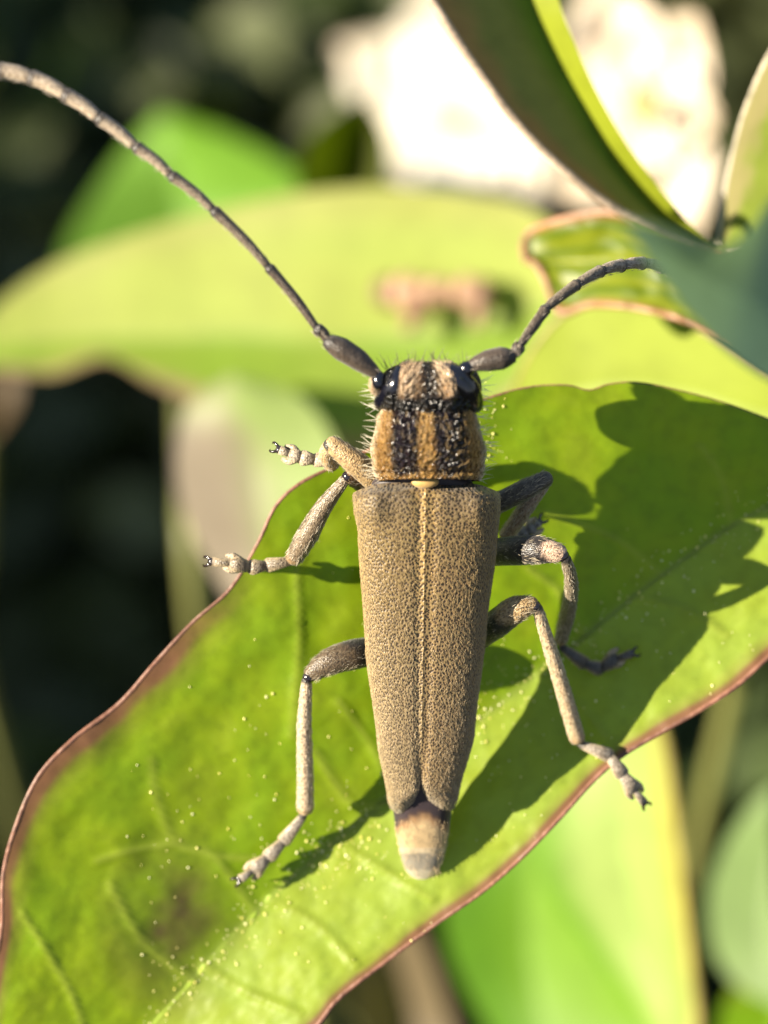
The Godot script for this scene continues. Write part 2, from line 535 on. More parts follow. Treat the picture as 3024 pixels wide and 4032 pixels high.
func limb(called: String, under: Node3D, pts: Array, radii: Array, col: Variant, o := {}) -> void:
	var p := pts.map(func(q): return P(q[0], q[1], q[2]))
	var opts := {"sides": 14, "rows": 22, "col": col}
	opts.merge(o, true)
	put(called, tube(p, radii, opts), o.get("mat", M.leg), under)
	# short pale hairs lying along it
	if o.get("hairs", 0) > 0:
		var hc: Color = o.hair_color
		var pick := func() -> Array:
			var t := rng.randf_range(0.03, 0.97)
			var a: Vector3 = cr(p, t)
			var d: Vector3 = (cr(p, minf(t + 0.03, 1)) - cr(p, maxf(t - 0.03, 0))).normalized()
			var s := d.cross(Vector3(0, 0, 1)).normalized()
			var q := s.cross(d)
			var g := rng.randf() * TAU
			var n := s * cos(g) + q * sin(g)
			return [a + n * lin(radii, t) * 0.97, n, d + s * rng.randfn(0, 0.25), rng.randf_range(0.012, 0.026), jitter(hc, 0.3)]
		hairs("pubescence", under, o.hairs, pick, M.short_hair)

func foot(under: Node3D, joints: Array, tone: Color, claw_turn := 0.0) -> void:
	# four joints: first, second, third (widest, two-lobed), last slender, then the claws
	var p := joints.map(func(q): return P(q[0], q[1], q[2]))
	var widths := [[0.015, 0.021, 0.026, 0.029], [0.017, 0.023, 0.029, 0.030], [0.017, 0.027, 0.031, 0.024], [0.012, 0.014, 0.017, 0.018]]
	for i in 4:
		var a: Vector3 = p[i]
		var b: Vector3 = p[i + 1]
		var bow := Vector3(0, 0, 0.012)
		var col := func(t: float, g: float) -> Color:
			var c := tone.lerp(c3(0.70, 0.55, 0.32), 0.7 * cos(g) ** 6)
			return c.lerp(c3(0.02, 0.018, 0.015), smoothstep(0.2, 0.04, t))
		put("tarsal_segment", tube([a, a.lerp(b, 0.4) + bow, a.lerp(b, 0.75) + bow, b], widths[i], {"sides": 12, "rows": 12, "flat": 0.55, "cap": 2, "col": col}), M.leg, under)
		if i == 2:
			var d := (b - a).normalized()
			var s := d.cross(Vector3(0, 0, 1)).normalized()
			for k: float in [-1.0, 1.0]:
				put("tarsal_lobe", tube([a.lerp(b, 0.55) + s * k * 0.016, b + s * k * 0.026, b + d * 0.028 + s * k * 0.024 - Vector3(0, 0, 0.012)], [0.013, 0.014, 0.008], {"sides": 8, "rows": 8, "flat": 0.6, "col": c3(0.40, 0.33, 0.23)}), M.leg, under)
	var e: Vector3 = p[4]
	var d4: Vector3 = (e - p[3]).normalized()
	var s4 := d4.cross(Vector3(0, 0, 1)).normalized()
	put("claw_joint", blob(e, 0.017, 0.017, 0.014, c3(0.02, 0.018, 0.016), 8), M.black, under)
	for k: float in [-1.0, 1.0]:
		put("claw", tube([e, e + d4 * 0.018 + s4 * k * 0.014, e + d4 * 0.034 + s4 * k * 0.018 - Vector3(0, 0, 0.012), e + d4 * 0.036 + s4 * k * 0.010 - Vector3(0, 0, 0.03)], [0.007, 0.006, 0.004, 0.001], {"sides": 6, "rows": 8, "col": c3(0.02, 0.015, 0.012)}), M.black, under)

func leg(beetle: Node3D, femur: Array, fr: Array, fcol: Variant, tibia: Array, tr: Array, tcol: Color, feet: Array, ftone: Color, many := 1.0) -> void:
	var l := node("leg", beetle)
	limb("femur", l, femur, fr, fcol, {"flat": 0.8, "hairs": int(260 * many), "hair_color": c3(0.38, 0.32, 0.22)})
	var k: Array = femur[-1]
	var kn: Array = tibia[0]
	put("knee", blob((P(k[0], k[1], k[2]) + P(kn[0], kn[1], kn[2])) * 0.5, 0.024, 0.024, 0.024, c3(0.012, 0.011, 0.012), 10), M.black, l)
	var tc := func(t: float, a: float) -> Color:
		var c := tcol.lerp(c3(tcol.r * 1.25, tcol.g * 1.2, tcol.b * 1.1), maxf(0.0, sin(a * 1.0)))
		c = c.lerp(c3(0.03, 0.025, 0.02), smoothstep(0.05, 0.0, t))
		return c.lerp(c3(0.30, 0.19, 0.08), smoothstep(0.93, 1.0, t) * 0.6)
	limb("tibia", l, tibia, tr, tc, {"hairs": int(420 * many), "hair_color": c3(0.55, 0.48, 0.36)})
	foot(l, feet, ftone)

func antenna(beetle: Node3D, joints: Array, radii: Array) -> void:
	var a := node("antenna", beetle)
	var p := joints.map(func(q): return P(q[0], q[1], q[2]))
	for i in joints.size() - 1:
		var b: Vector3 = p[i]
		var c: Vector3 = p[i + 1]
		var r: float = radii[i]
		var first := i == 0
		var pale := smoothstep(1.0, 8.0, i)
		var base := c3(0.075, 0.058, 0.045).lerp(c3(0.54, 0.46, 0.36), pale)
		var col := func(t: float, g: float) -> Color:
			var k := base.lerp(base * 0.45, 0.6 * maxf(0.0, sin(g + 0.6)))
			k = k.lerp(c3(0.025, 0.02, 0.02), clampf(smoothstep(0.86, 0.95, t) + smoothstep(0.06, 0.0, t), 0, 1) * 0.95)
			return k
		var rr := [r * 0.62, r * 1.25, r * 1.35, r * 0.95] if first else [r * 0.78, r * 0.95, r * 1.0, r * 1.16]
		var gap := (c - b).normalized() * 0.008
		var mid: Vector3 = b.lerp(c, 0.5) + Vector3(0.004, 0.006, 0)
		put("antennal_segment", tube([b + gap, b.lerp(mid, 0.8), mid.lerp(c, 0.5), c - gap], rr, {"sides": 12, "rows": 20, "cap": 2, "col": col}), M.leg, a)
		if i > 0:
			put("antennal_joint", blob(b, r * 0.75, r * 0.75, r * 0.75, c3(0.015, 0.014, 0.014), 8), M.black, a)
	var pick := func() -> Array:
		var i := rng.randi_range(0, joints.size() - 2)
		var t := rng.randf()
		var q: Vector3 = p[i].lerp(p[i + 1], t)
		var d: Vector3 = (p[i + 1] - p[i]).normalized()
		var s := d.cross(Vector3(0, 0, 1)).normalized()
		var g := rng.randf() * TAU
		var n := s * cos(g) + s.cross(d) * sin(g)
		return [q + n * radii[i] * 0.95, n, d, rng.randf_range(0.012, 0.026), jitter(c3(0.45, 0.38, 0.30), 0.3)]
	hairs("pubescence", a, 500, pick, M.short_hair)

func pronotum_at(u: float, phi: float) -> Vector3:    # u from front to back, phi = 0 on top
	var y := lerpf(1596, 1896, u)
	var w := table([[0.0, 160], [0.06, 178], [0.25, 200], [0.6, 224], [0.82, 218], [0.92, 212], [1.0, 200]], u)
	var s := signf(sin(phi)) * pow(absf(sin(phi)), 0.93)
	var c := signf(cos(phi)) * pow(absf(cos(phi)), 0.93)
	var z := body_z(y) + 0.055 + c * (w * 0.001 * 0.76)
	z += 0.014 * smoothstep(0.10, 0.0, u) * 0.0 - 0.02 * smoothstep(0.88, 0.93, u) + 0.016 * smoothstep(0.93, 0.97, u)
	z += 0.03 * exp(-pow((u - 0.55) / 0.28, 2)) * maxf(c, 0) * (1 - 0.35 * exp(-pow(s / 0.15, 2)))
	return Vector3(lerpf(1682, 1690, u) + s * w, y - 46.0 * (1 - u) * c - 12.0 * u * maxf(c, 0), z)

func longhorn() -> void:
	var t := thing("longhorn_beetle", "slender grey brown longhorn beetle with golden striped thorax", "beetle", Vector3(1670, 3440, 0.12))
	M.short_hair = hair_mesh(0.04, 0.02)
	# abdomen, seen past the wing cases
	var half := [[1860, 150], [1900, 200], [2100, 225], [2600, 175], [3000, 132], [3150, 119], [3254, 108], [3345, 92], [3372, 84], [3424, 68], [3446, 50], [3462, 22]]
	var ab := func(u: float, v: float) -> Array:
		var y := lerpf(1860, 3462, u)
		var a := v * TAU
		var w := table(half, y)
		var s := sin(a)
		var c := cos(a)
		s = signf(s) * pow(absf(s), 0.8)
		c = signf(c) * pow(absf(c), 0.8)
		var h := table([[1900, 0.09], [3000, 0.075], [3254, 0.085], [3350, 0.075], [3366, 0.062], [3424, 0.055], [3462, 0.015]], y)
		var z := body_z(y) + (h * c if c > 0 else 0.03 * c * minf(1, (3480 - y) / 300.0)) - 0.012
		var col := c3(0.46, 0.33, 0.17)
		var dark_to := 3206 + 55 * pow(absf(s), 1.3) + 6 * sin(s * 19)
		col = c3(0.022, 0.010, 0.012).lerp(col, smoothstep(dark_to - 10, dark_to + 16, y))
		col = col.lerp(c3(0.20, 0.09, 0.03), 0.7 * smoothstep(30, 0, absf(y - dark_to - 10)))
		col = col.lerp(c3(0.62, 0.52, 0.36), 0.8 * smoothstep(16, 0, absf(y - 3350)))
		col = col.lerp(c3(0.25, 0.22, 0.17), smoothstep(3356, 3366, y))
		col = col.lerp(c3(0.6, 0.52, 0.38), smoothstep(3418, 3436, y))
		return [P(1663 + s * w, y, z), col]
	var tail := put("abdomen", sheet(150, 40, ab, true, true), M.abdomen, t)
	var tpick := func() -> Array:
		var y := rng.randf_range(3225, 3452)
		var v := rng.randf_range(-0.24, 0.24)
		var u := (y - 1860) / 1602.0
		var a: Vector3 = ab.call(u, v + 1.0)[0]
		var n := Vector3(sin(v * TAU), 0.1, cos(v * TAU) + 0.2)
		return [a, n, Vector3(rng.randfn(0, 0.3), -1, 0), rng.randf_range(0.010, 0.020), jitter(c3(0.50, 0.37, 0.20), 0.3)]
	hairs("pubescence", tail, 320, tpick, M.short_hair)
	# wing cases
	for side: int in [-1, 1]:
		var f := func(u: float, v: float) -> Array:
			var phi := v * PI * 0.66
			var q := elytron_at(side, u, phi)
			var s := pow(maxf(sin(minf(phi, PI / 2)), 0.0), 0.78)
			var k := 1.0 + 0.15 * u
			return [PV(q), elytron_color(side, u, s if phi < PI / 2 else 1.0), Vector2(0.5 + side * (0.28 * s + 0.16 * (1.0 - maxf(cos(phi), 0.0)) ** 2 + 0.12 * maxf(phi - PI / 2, 0.0)), (q.y - 1900.0) * 0.001 * k)]
		var e := put("elytron", sheet(130, 44, f, false, side < 0), M.elytron, t)
		var pick := func() -> Array:
			var u := rng.randf_range(0.005, 0.985)
			var v := rng.randf()
			var phi := pow(v, 0.9) * PI * 0.56
			var a := PV(elytron_at(side, u, phi))
			var bu := PV(elytron_at(side, minf(u + 0.01, 1), phi)) - PV(elytron_at(side, maxf(u - 0.01, 0), phi))
			var bv := PV(elytron_at(side, u, phi + 0.03)) - PV(elytron_at(side, u, maxf(phi - 0.03, 0.0)))
			var n := bu.cross(bv) * (1.0 if side > 0 else -1.0)
			if n.z < 0:
				n = -n
			var s := pow(maxf(sin(minf(phi, PI / 2)), 0.0), 0.78)
			if s > 0.2 and u < 0.13 and rng.randf() < 0.5:
				return []
			var c := c3(0.35, 0.245, 0.10).lerp(c3(0.40, 0.305, 0.175), smoothstep(0.2, 0.8, u))
			c = c.lerp(c3(0.62, 0.40, 0.12), (1 - smoothstep(0.05, 0.2, s)) * (1 - smoothstep(0.2, 0.7, u)))
			var d := bu.normalized() + bv.normalized() * rng.randfn(0.1, 0.5)
			return [a - n.normalized() * 0.001, n, d, rng.randf_range(0.014, 0.026), jitter(c, 0.3)]
		hairs("pubescence", e, 5000, pick, M.short_hair)
	# scutellum
	put("scutellum", blob(P(1674, 1897, body_z(1897) + 0.118), 0.05, 0.024, 0.022, c3(0.55, 0.35, 0.11), 14), M.abdomen, t)
	# thorax
	var band := func(s: float, u: float) -> float:   # 1 on the golden stripes
		var a := absf(s + 0.03)
		var g := 1 - smoothstep(0.03, 0.16, a - 0.03 * u)
		g = maxf(g, smoothstep(0.62, 0.80, absf(s) + 0.05 * u) * (1 - smoothstep(0.95, 1.0, absf(s)) * 0.6))
		return maxf(g, maxf(smoothstep(0.07, 0.0, u), smoothstep(0.93, 1.0, u)) * 0.8)
	var pf := func(u: float, v: float) -> Array:
		var phi := (v - 0.5) * TAU
		var q := pronotum_at(u, phi)
		var s := sin(phi)
		var b: float = band.call(s, u) if cos(phi) > 0 else 0.3
		b = clampf(b + 0.9 * fine.get_noise_2d(q.x * 4.0, q.y * 4.0) * b, 0, 1)
		return [PV(q), c3(0.012, 0.011, 0.014).lerp(c3(0.30, 0.165, 0.045), b * 0.85)]
	var pn := put("pronotum", sheet(60, 96, pf, true, false), M.pronotum, t)
	var ppick := func() -> Array:
		var u := rng.randf_range(0.0, 1.0)
		var phi := rng.randf_range(-1.75, 1.75)
		var b: float = band.call(sin(phi), u)
		if rng.randf() > 0.12 + 0.88 * b * b:
			return []
		var a := PV(pronotum_at(u, phi))
		var bu := PV(pronotum_at(minf(u + 0.02, 1), phi)) - PV(pronotum_at(maxf(u - 0.02, 0), phi))
		var bv := PV(pronotum_at(u, phi + 0.03)) - PV(pronotum_at(u, phi - 0.03))
		var n := bu.cross(bv)
		if n.dot(a - PV(Vector3(1687, 1740, body_z(1740) + 0.055))) < 0:
			n = -n
		var d := -bu.normalized() + bv.normalized() * rng.randfn(0, 0.6)
		return [a, n, d, rng.randf_range(0.016, 0.034), jitter(c3(0.20, 0.13, 0.05).lerp(c3(0.44, 0.26, 0.07), b).lerp(c3(0.6, 0.5, 0.34), smoothstep(0.85, 1.0, absf(sin(phi))) * 0.8), 0.5)]
	hairs("pubescence", pn, 3400, ppick, M.short_hair)
	var wisp := hair_mesh(0.022, -0.1)
	var wpick := func() -> Array:                     # long pale hairs that stand out at the sides
		var k := 1.0 if rng.randf() < 0.45 else -1.0
		var u := rng.randf()
		var phi := k * rng.randf_range(1.1, 1.8)
		var a := PV(pronotum_at(u, phi))
		var n := Vector3(k, rng.randfn(0, 0.4), rng.randf_range(0.0, 0.5))
		return [a, Vector3(0, rng.randfn(0, 0.3), 1), n, rng.randf_range(0.035, 0.07), jitter(c3(0.75, 0.68, 0.5), 0.2)]
	hairs("bristle_fringe", pn, 80, wpick, wisp)
	# head
	var hz := body_z(1520) + 0.03
	var hc := func(d: Vector3) -> Color:
		var x := d.x
		var c := c3(0.014, 0.013, 0.015)
		var g := (smoothstep(0.06, 0.16, absf(x)) - smoothstep(0.42, 0.54, absf(x))) * smoothstep(-0.25, 0.0, d.y)
		return c.lerp(c3(0.42, 0.28, 0.16), clampf(g * (0.7 + 0.6 * fine.get_noise_2d(d.x * 400, d.y * 400)), 0, 1))
	var head_at := func(d: Vector3) -> Vector3:
		var e := Vector3(signf(d.x) * pow(absf(d.x), 0.8), signf(d.y) * pow(absf(d.y), 0.72), signf(d.z) * pow(absf(d.z), 0.85))
		return P(1683, 1545, hz) + e * Vector3(0.182, 0.112, 0.17) + Vector3(0, 0, 0.012 * cos(d.x * 16.0) * maxf(d.z, 0))
	var head := put("head", sheet(48, 64, func(u: float, v: float) -> Array:
		var d := Vector3(sin(u * PI) * cos(v * TAU), cos(u * PI), sin(u * PI) * sin(v * TAU))
		return [head_at.call(d), hc.call(d)], true), M.pronotum, t)
	var hpick := func() -> Array:
		var d := Vector3(rng.randf_range(-0.62, 0.62), rng.randf_range(-0.15, 0.95), 0)
		d.z = sqrt(maxf(0.02, 1 - d.x * d.x - d.y * d.y))
		d = d.normalized()
		if absf(d.x) < 0.13 or absf(d.x) > 0.5 or rng.randf() < 0.3:
			return []
		var a: Vector3 = head_at.call(d)
		return [a, d / Vector3(0.188, 0.118, 0.19), Vector3(-signf(d.x) * 0.5 + rng.randfn(0, 0.4), 1, 0), rng.randf_range(0.022, 0.045), jitter(c3(0.50, 0.36, 0.22), 0.45)]
	hairs("pubescence", head, 700, hpick, M.short_hair)
	var fpick := func() -> Array:                     # dark bristles standing over the brow, pale ones at the sides
		if rng.randf() < 0.6:
			var x := rng.randf_range(1510, 1860)
			return [P(x, 1440 + absf(x - 1683) * 0.1, hz + 0.08), Vector3(0, -0.3, 1), Vector3(rng.randfn(0, 0.35), 1, 0.2), rng.randf_range(0.04, 0.085), jitter(c3(0.05, 0.04, 0.025), 0.4)]
		var k := 1.0 if rng.randf() < 0.5 else -1.0
		return [P(1683 + k * rng.randf_range(165, 195), rng.randf_range(1500, 1620), hz), Vector3(0, 0, 1), Vector3(k, rng.randfn(0.1, 0.4), 0.2), rng.randf_range(0.04, 0.08), c3(0.8, 0.74, 0.6)]
	hairs("bristle_fringe", head, 120, fpick, wisp)
	var ink := c3(0.006, 0.006, 0.008)
	put("eye", tube([P(1572, 1462, hz + 0.10), P(1568, 1505, hz + 0.11), P(1545, 1545, hz + 0.08), P(1506, 1585, hz + 0.02)], [0.024, 0.038, 0.046, 0.034], {"rows": 16, "col": ink}), M.black, t)
	put("eye", tube([P(1752, 1452, hz + 0.11), P(1795, 1485, hz + 0.12), P(1836, 1535, hz + 0.09), P(1868, 1592, hz + 0.03)], [0.026, 0.045, 0.052, 0.036], {"rows": 16, "col": ink}), M.black, t)
	put("antenna_socket", tube([P(1512, 1560, hz), P(1476, 1530, hz + 0.04), P(1478, 1490, hz + 0.06)], [0.018, 0.022, 0.02], {"col": c3(0.35, 0.27, 0.18)}), M.leg, t)
	put("antenna_socket", tube([P(1880, 1540, hz + 0.02), P(1872, 1500, hz + 0.05), P(1850, 1460, hz + 0.07)], [0.016, 0.02, 0.02], {"col": c3(0.05, 0.04, 0.03)}), M.leg, t)
	put("antenna_base", blob(P(1492, 1498, hz + 0.09), 0.026, 0.036, 0.026, ink, 12), M.black, t)
	put("antenna_base", blob(P(1838, 1452, hz + 0.12), 0.030, 0.028, 0.028, ink, 12), M.black, t)
	# feelers
	var q := hz + 0.09
	antenna(t, [[1492, 1480, q], [1290, 1342, q + 0.03], [1248, 1292, q + 0.04], [1057, 1050, q + 0.08], [841, 826, q + 0.12], [673, 690, q + 0.15], [533, 576, q + 0.17], [389, 464, q + 0.19], [258, 373, q + 0.2], [122, 304, q + 0.2], [-5, 278, q + 0.2], [-140, 285, q + 0.19]],
		[0.031, 0.021, 0.0175, 0.0185, 0.0195, 0.021, 0.023, 0.025, 0.0265, 0.028, 0.025])
	antenna(t, [[1842, 1442, q + 0.03], [2018, 1404, q + 0.03], [2046, 1362, q + 0.02], [2152, 1212, q - 0.04], [2275, 1118, q - 0.12], [2368, 1066, q - 0.2], [2452, 1045, q - 0.28], [2535, 1036, q - 0.36], [2612, 1055, q - 0.44], [2690, 1090, q - 0.5]],
		[0.031, 0.022, 0.019, 0.020, 0.0215, 0.023, 0.023, 0.022, 0.021])
	# legs: left front, middle, hind; right front, middle, hind
	var tan_ := c3(0.42, 0.305, 0.155)
	var dusky := c3(0.10, 0.08, 0.06)
	var split := func(at: float, inner: Color, outer: Color) -> Callable:
		return func(u: float, a: float) -> Color:
			var e := at + 0.06 * sin(a * 2.0 + 1.0)
			return inner.lerp(outer, smoothstep(e - 0.03, e + 0.03, u))
	leg(t, [[1490, 1895, 0.50], [1400, 1822, 0.55], [1306, 1748, 0.56]], [0.05, 0.046, 0.032], tan_, [[1300, 1752, 0.56], [1288, 1790, 0.50], [1306, 1828, 0.45]], [0.026, 0.03, 0.03], tan_,
		[[1305, 1822, 0.44], [1246, 1810, 0.44], [1190, 1803, 0.44], [1145, 1790, 0.43], [1102, 1772, 0.43]], c3(0.30, 0.26, 0.2))
	leg(t, [[1520, 1950, 0.42], [1440, 1905, 0.45], [1376, 1874, 0.52]], [0.04, 0.04, 0.03], c3(0.16, 0.10, 0.05), [[1366, 1880, 0.52], [1275, 1995, 0.47], [1215, 2100, 0.42], [1158, 2196, 0.36]], [0.018, 0.034, 0.042, 0.034], c3(0.14, 0.113, 0.08),
		[[1152, 2208, 0.34], [1055, 2226, 0.33], [990, 2234, 0.34], [915, 2218, 0.36], [836, 2212, 0.34]], c3(0.19, 0.16, 0.115))
	leg(t, [[1520, 2560, 0.28], [1400, 2575, 0.36], [1300, 2605, 0.39], [1222, 2655, 0.38]], [0.052, 0.058, 0.052, 0.03], split.call(0.42, c3(0.02, 0.017, 0.014), c3(0.105, 0.076, 0.045)), [[1208, 2678, 0.38], [1198, 2850, 0.31], [1201, 3020, 0.23], [1202, 3182, 0.15]], [0.020, 0.028, 0.031, 0.034], c3(0.41, 0.345, 0.27),
		[[1196, 3210, 0.14], [1118, 3310, 0.10], [1058, 3372, 0.10], [1000, 3424, 0.10], [946, 3460, 0.11]], c3(0.22, 0.20, 0.17))
	leg(t, [[1920, 2000, 0.34], [2060, 1932, 0.40], [2152, 1884, 0.42]], [0.04, 0.04, 0.03], c3(0.075, 0.07, 0.055), [[2146, 1902, 0.40], [2070, 2000, 0.33], [1995, 2108, 0.25]], [0.022, 0.031, 0.03], c3(0.26, 0.20, 0.15),
		[[1998, 2112, 0.22], [2040, 2108, 0.20], [2072, 2096, 0.19], [2100, 2078, 0.19], [2122, 2058, 0.19]], c3(0.16, 0.16, 0.15))
	leg(t, [[1900, 2178, 0.32], [2030, 2168, 0.45], [2120, 2165, 0.52], [2205, 2178, 0.54]], [0.05, 0.056, 0.054, 0.034], split.call(0.80, c3(0.02, 0.018, 0.017), c3(0.62, 0.45, 0.34)), [[2228, 2200, 0.54], [2250, 2300, 0.42], [2234, 2420, 0.22], [2208, 2520, 0.12]], [0.020, 0.026, 0.031, 0.026], c3(0.15, 0.125, 0.09),
		[[2212, 2548, 0.09], [2300, 2612, 0.06], [2362, 2634, 0.05], [2424, 2592, 0.06], [2484, 2574, 0.07]], c3(0.07, 0.065, 0.06))
	leg(t, [[1880, 2510, 0.28], [1960, 2452, 0.37], [2030, 2400, 0.43], [2096, 2380, 0.44]], [0.05, 0.055, 0.052, 0.032], split.call(0.50, c3(0.014, 0.012, 0.011), c3(0.36, 0.26, 0.13)), [[2116, 2394, 0.44], [2168, 2560, 0.35], [2222, 2735, 0.26], [2272, 2905, 0.16]], [0.020, 0.027, 0.031, 0.032], c3(0.40, 0.325, 0.23),
		[[2284, 2930, 0.14], [2396, 2972, 0.14], [2450, 3048, 0.13], [2496, 3110, 0.11], [2534, 3158, 0.08]], c3(0.28, 0.25, 0.21))

# ------------------------------------------------------------------ everything round them
func V(a: Array) -> Array:
	return a.map(func(q): return Vector3(q[0], q[1], q[2]))

func shoot() -> void:
	# the young shoot at the upper right: three leaves that meet in one node
	var t := thing("leafy_shoot", "young shoot at upper right with dark folded, curled and upright leaves", "plant shoot", Vector3(2850, 1030, -0.7))
	var a := node("leaf", t)
	a.set_meta("label", "long dark olive leaf folded along its middle with a yellow lit edge")
	leaf(a, M.dark_leaf, V([[1560, -260, -0.15], [1700, 0, -0.19], [1850, 235, -0.24], [2000, 440, -0.28], [2150, 605, -0.34], [2350, 775, -0.43], [2550, 892, -0.53], [2700, 965, -0.62], [2832, 1012, -0.71]]),
		V([[2010, -260, -0.45], [2090, 0, -0.46], [2170, 190, -0.48], [2275, 380, -0.50], [2370, 560, -0.53], [2480, 720, -0.58], [2600, 850, -0.62], [2720, 945, -0.67], [2832, 1011, -0.71]]),
		V([[2150, -260, -0.38], [2200, 0, -0.38], [2270, 185, -0.40], [2355, 372, -0.43], [2470, 570, -0.47], [2600, 742, -0.53], [2710, 875, -0.60], [2775, 950, -0.66], [2833, 1009, -0.72]]),
		func(_u: float, v: float, px: float, py: float) -> Color:
			if v > 0.5:
				return c3(0.17, 0.20, 0.014)
			var n := fine.get_noise_2d(px * 0.2, py * 0.2)
			return c3(0.32, 0.19, 0.06).lerp(c3(0.20, 0.21, 0.045), smoothstep(0.03, 0.22, v + 0.1 * n)).lerp(c3(0.08, 0.15, 0.015), smoothstep(0.32, 0.5, v)),
		{"rim": 0.016, "rim_color": c3(0.55, 0.42, 0.30), "rim_bot": false, "nv": 40})
	var b := node("leaf", t)
	b.set_meta("label", "small curled green leaf with brown edge behind the right antenna")
	leaf(b, M.leaf, V([[2068, 1018, -1.15], [2062, 960, -1.16], [2100, 905, -1.13], [2230, 862, -1.02], [2400, 838, -0.89], [2560, 890, -0.77], [2700, 950, -0.69], [2840, 1015, -0.69], [3060, 1100, -0.69]]),
		V([[2070, 1022, -1.23], [2120, 1030, -1.19], [2200, 1030, -1.13], [2310, 1025, -1.04], [2430, 1030, -0.95], [2560, 1050, -0.85], [2700, 1085, -0.77], [2850, 1150, -0.77], [3060, 1260, -0.77]]),
		V([[2072, 1026, -1.16], [2110, 1042, -1.13], [2150, 1110, -1.10], [2185, 1205, -1.07], [2230, 1232, -1.03], [2330, 1200, -0.96], [2520, 1215, -0.81], [2760, 1280, -0.70], [3060, 1400, -0.70]]),
		func(u: float, v: float, px: float, py: float) -> Color:
			var c := c3(0.12, 0.18, 0.009).lerp(c3(0.24, 0.28, 0.016), 0.5 + 0.5 * sin(v * 26.0 + 6.0 * u + 2.0 * fine.get_noise_2d(px * 0.3, py)))
			var e := minf(v, 1 - v)
			return c.lerp(c3(0.24, 0.10, 0.03), maxf(smoothstep(0.10, 0.02, e) * smoothstep(0.75, 0.3, u), smoothstep(0.05, 0.0, u))),
		{"rim": 0.015, "rim_color": c3(0.34, 0.17, 0.08), "wave": 0.035, "nu": 80, "nv": 48})
	var c := node("leaf", t)
	c.set_meta("label", "upright olive tan leaf with pale edge at the right of the picture")
	leaf(c, M.far_leaf, V([[2834, 990, -0.75], [2838, 900, -0.74], [2862, 740, -0.70], [2890, 600, -0.66], [2935, 440, -0.58], [3020, 240, -0.44], [3110, 90, -0.29]]),
		V([[2840, 1000, -0.74], [2900, 930, -0.64], [2980, 790, -0.51], [3050, 620, -0.39], [3090, 440, -0.32], [3110, 260, -0.29], [3120, 90, -0.27]]),
		V([[2850, 1005, -0.72], [2980, 980, -0.51], [3130, 850, -0.26], [3230, 650, -0.09], [3260, 430, -0.04], [3200, 240, -0.14], [3130, 90, -0.26]]),
		func(_u: float, v: float, px: float, py: float) -> Color: return c3(0.27, 0.24, 0.10).lerp(c3(0.17, 0.22, 0.03), smoothstep(0.1, 0.45, v + 0.3 * fine.get_noise_2d(px * 0.4, py * 0.4))),
		{"rim": 0.013, "rim_color": c3(0.5, 0.45, 0.33)})
	put("stem", tube([P(2820, 1000, -0.72), P(2880, 1040, -0.75), P(3000, 1200, -0.9), P(3500, 2200, -2.5), W.affine_inverse() * Vector3(4.5, -0.2, -3) - org], [0.03, 0.05, 0.07, 0.1, 0.14], {"rows": 30, "col": c3(0.14, 0.15, 0.04)}), M.stem, t)

func loose_leaf(called: String, label: String, base: Vector3, m: Material, top: Array, mid: Array, bot: Array, col: Callable, foot_at: Vector3, o := {}) -> void:
	var t := thing(called, label, "leaf", base, "blurred leaves around the beetle")
	leaf(t, m, V(top), V(mid), V(bot), col, o)
	petiole(t, base, foot_at, 0.07, c3(0.15, 0.16, 0.05))

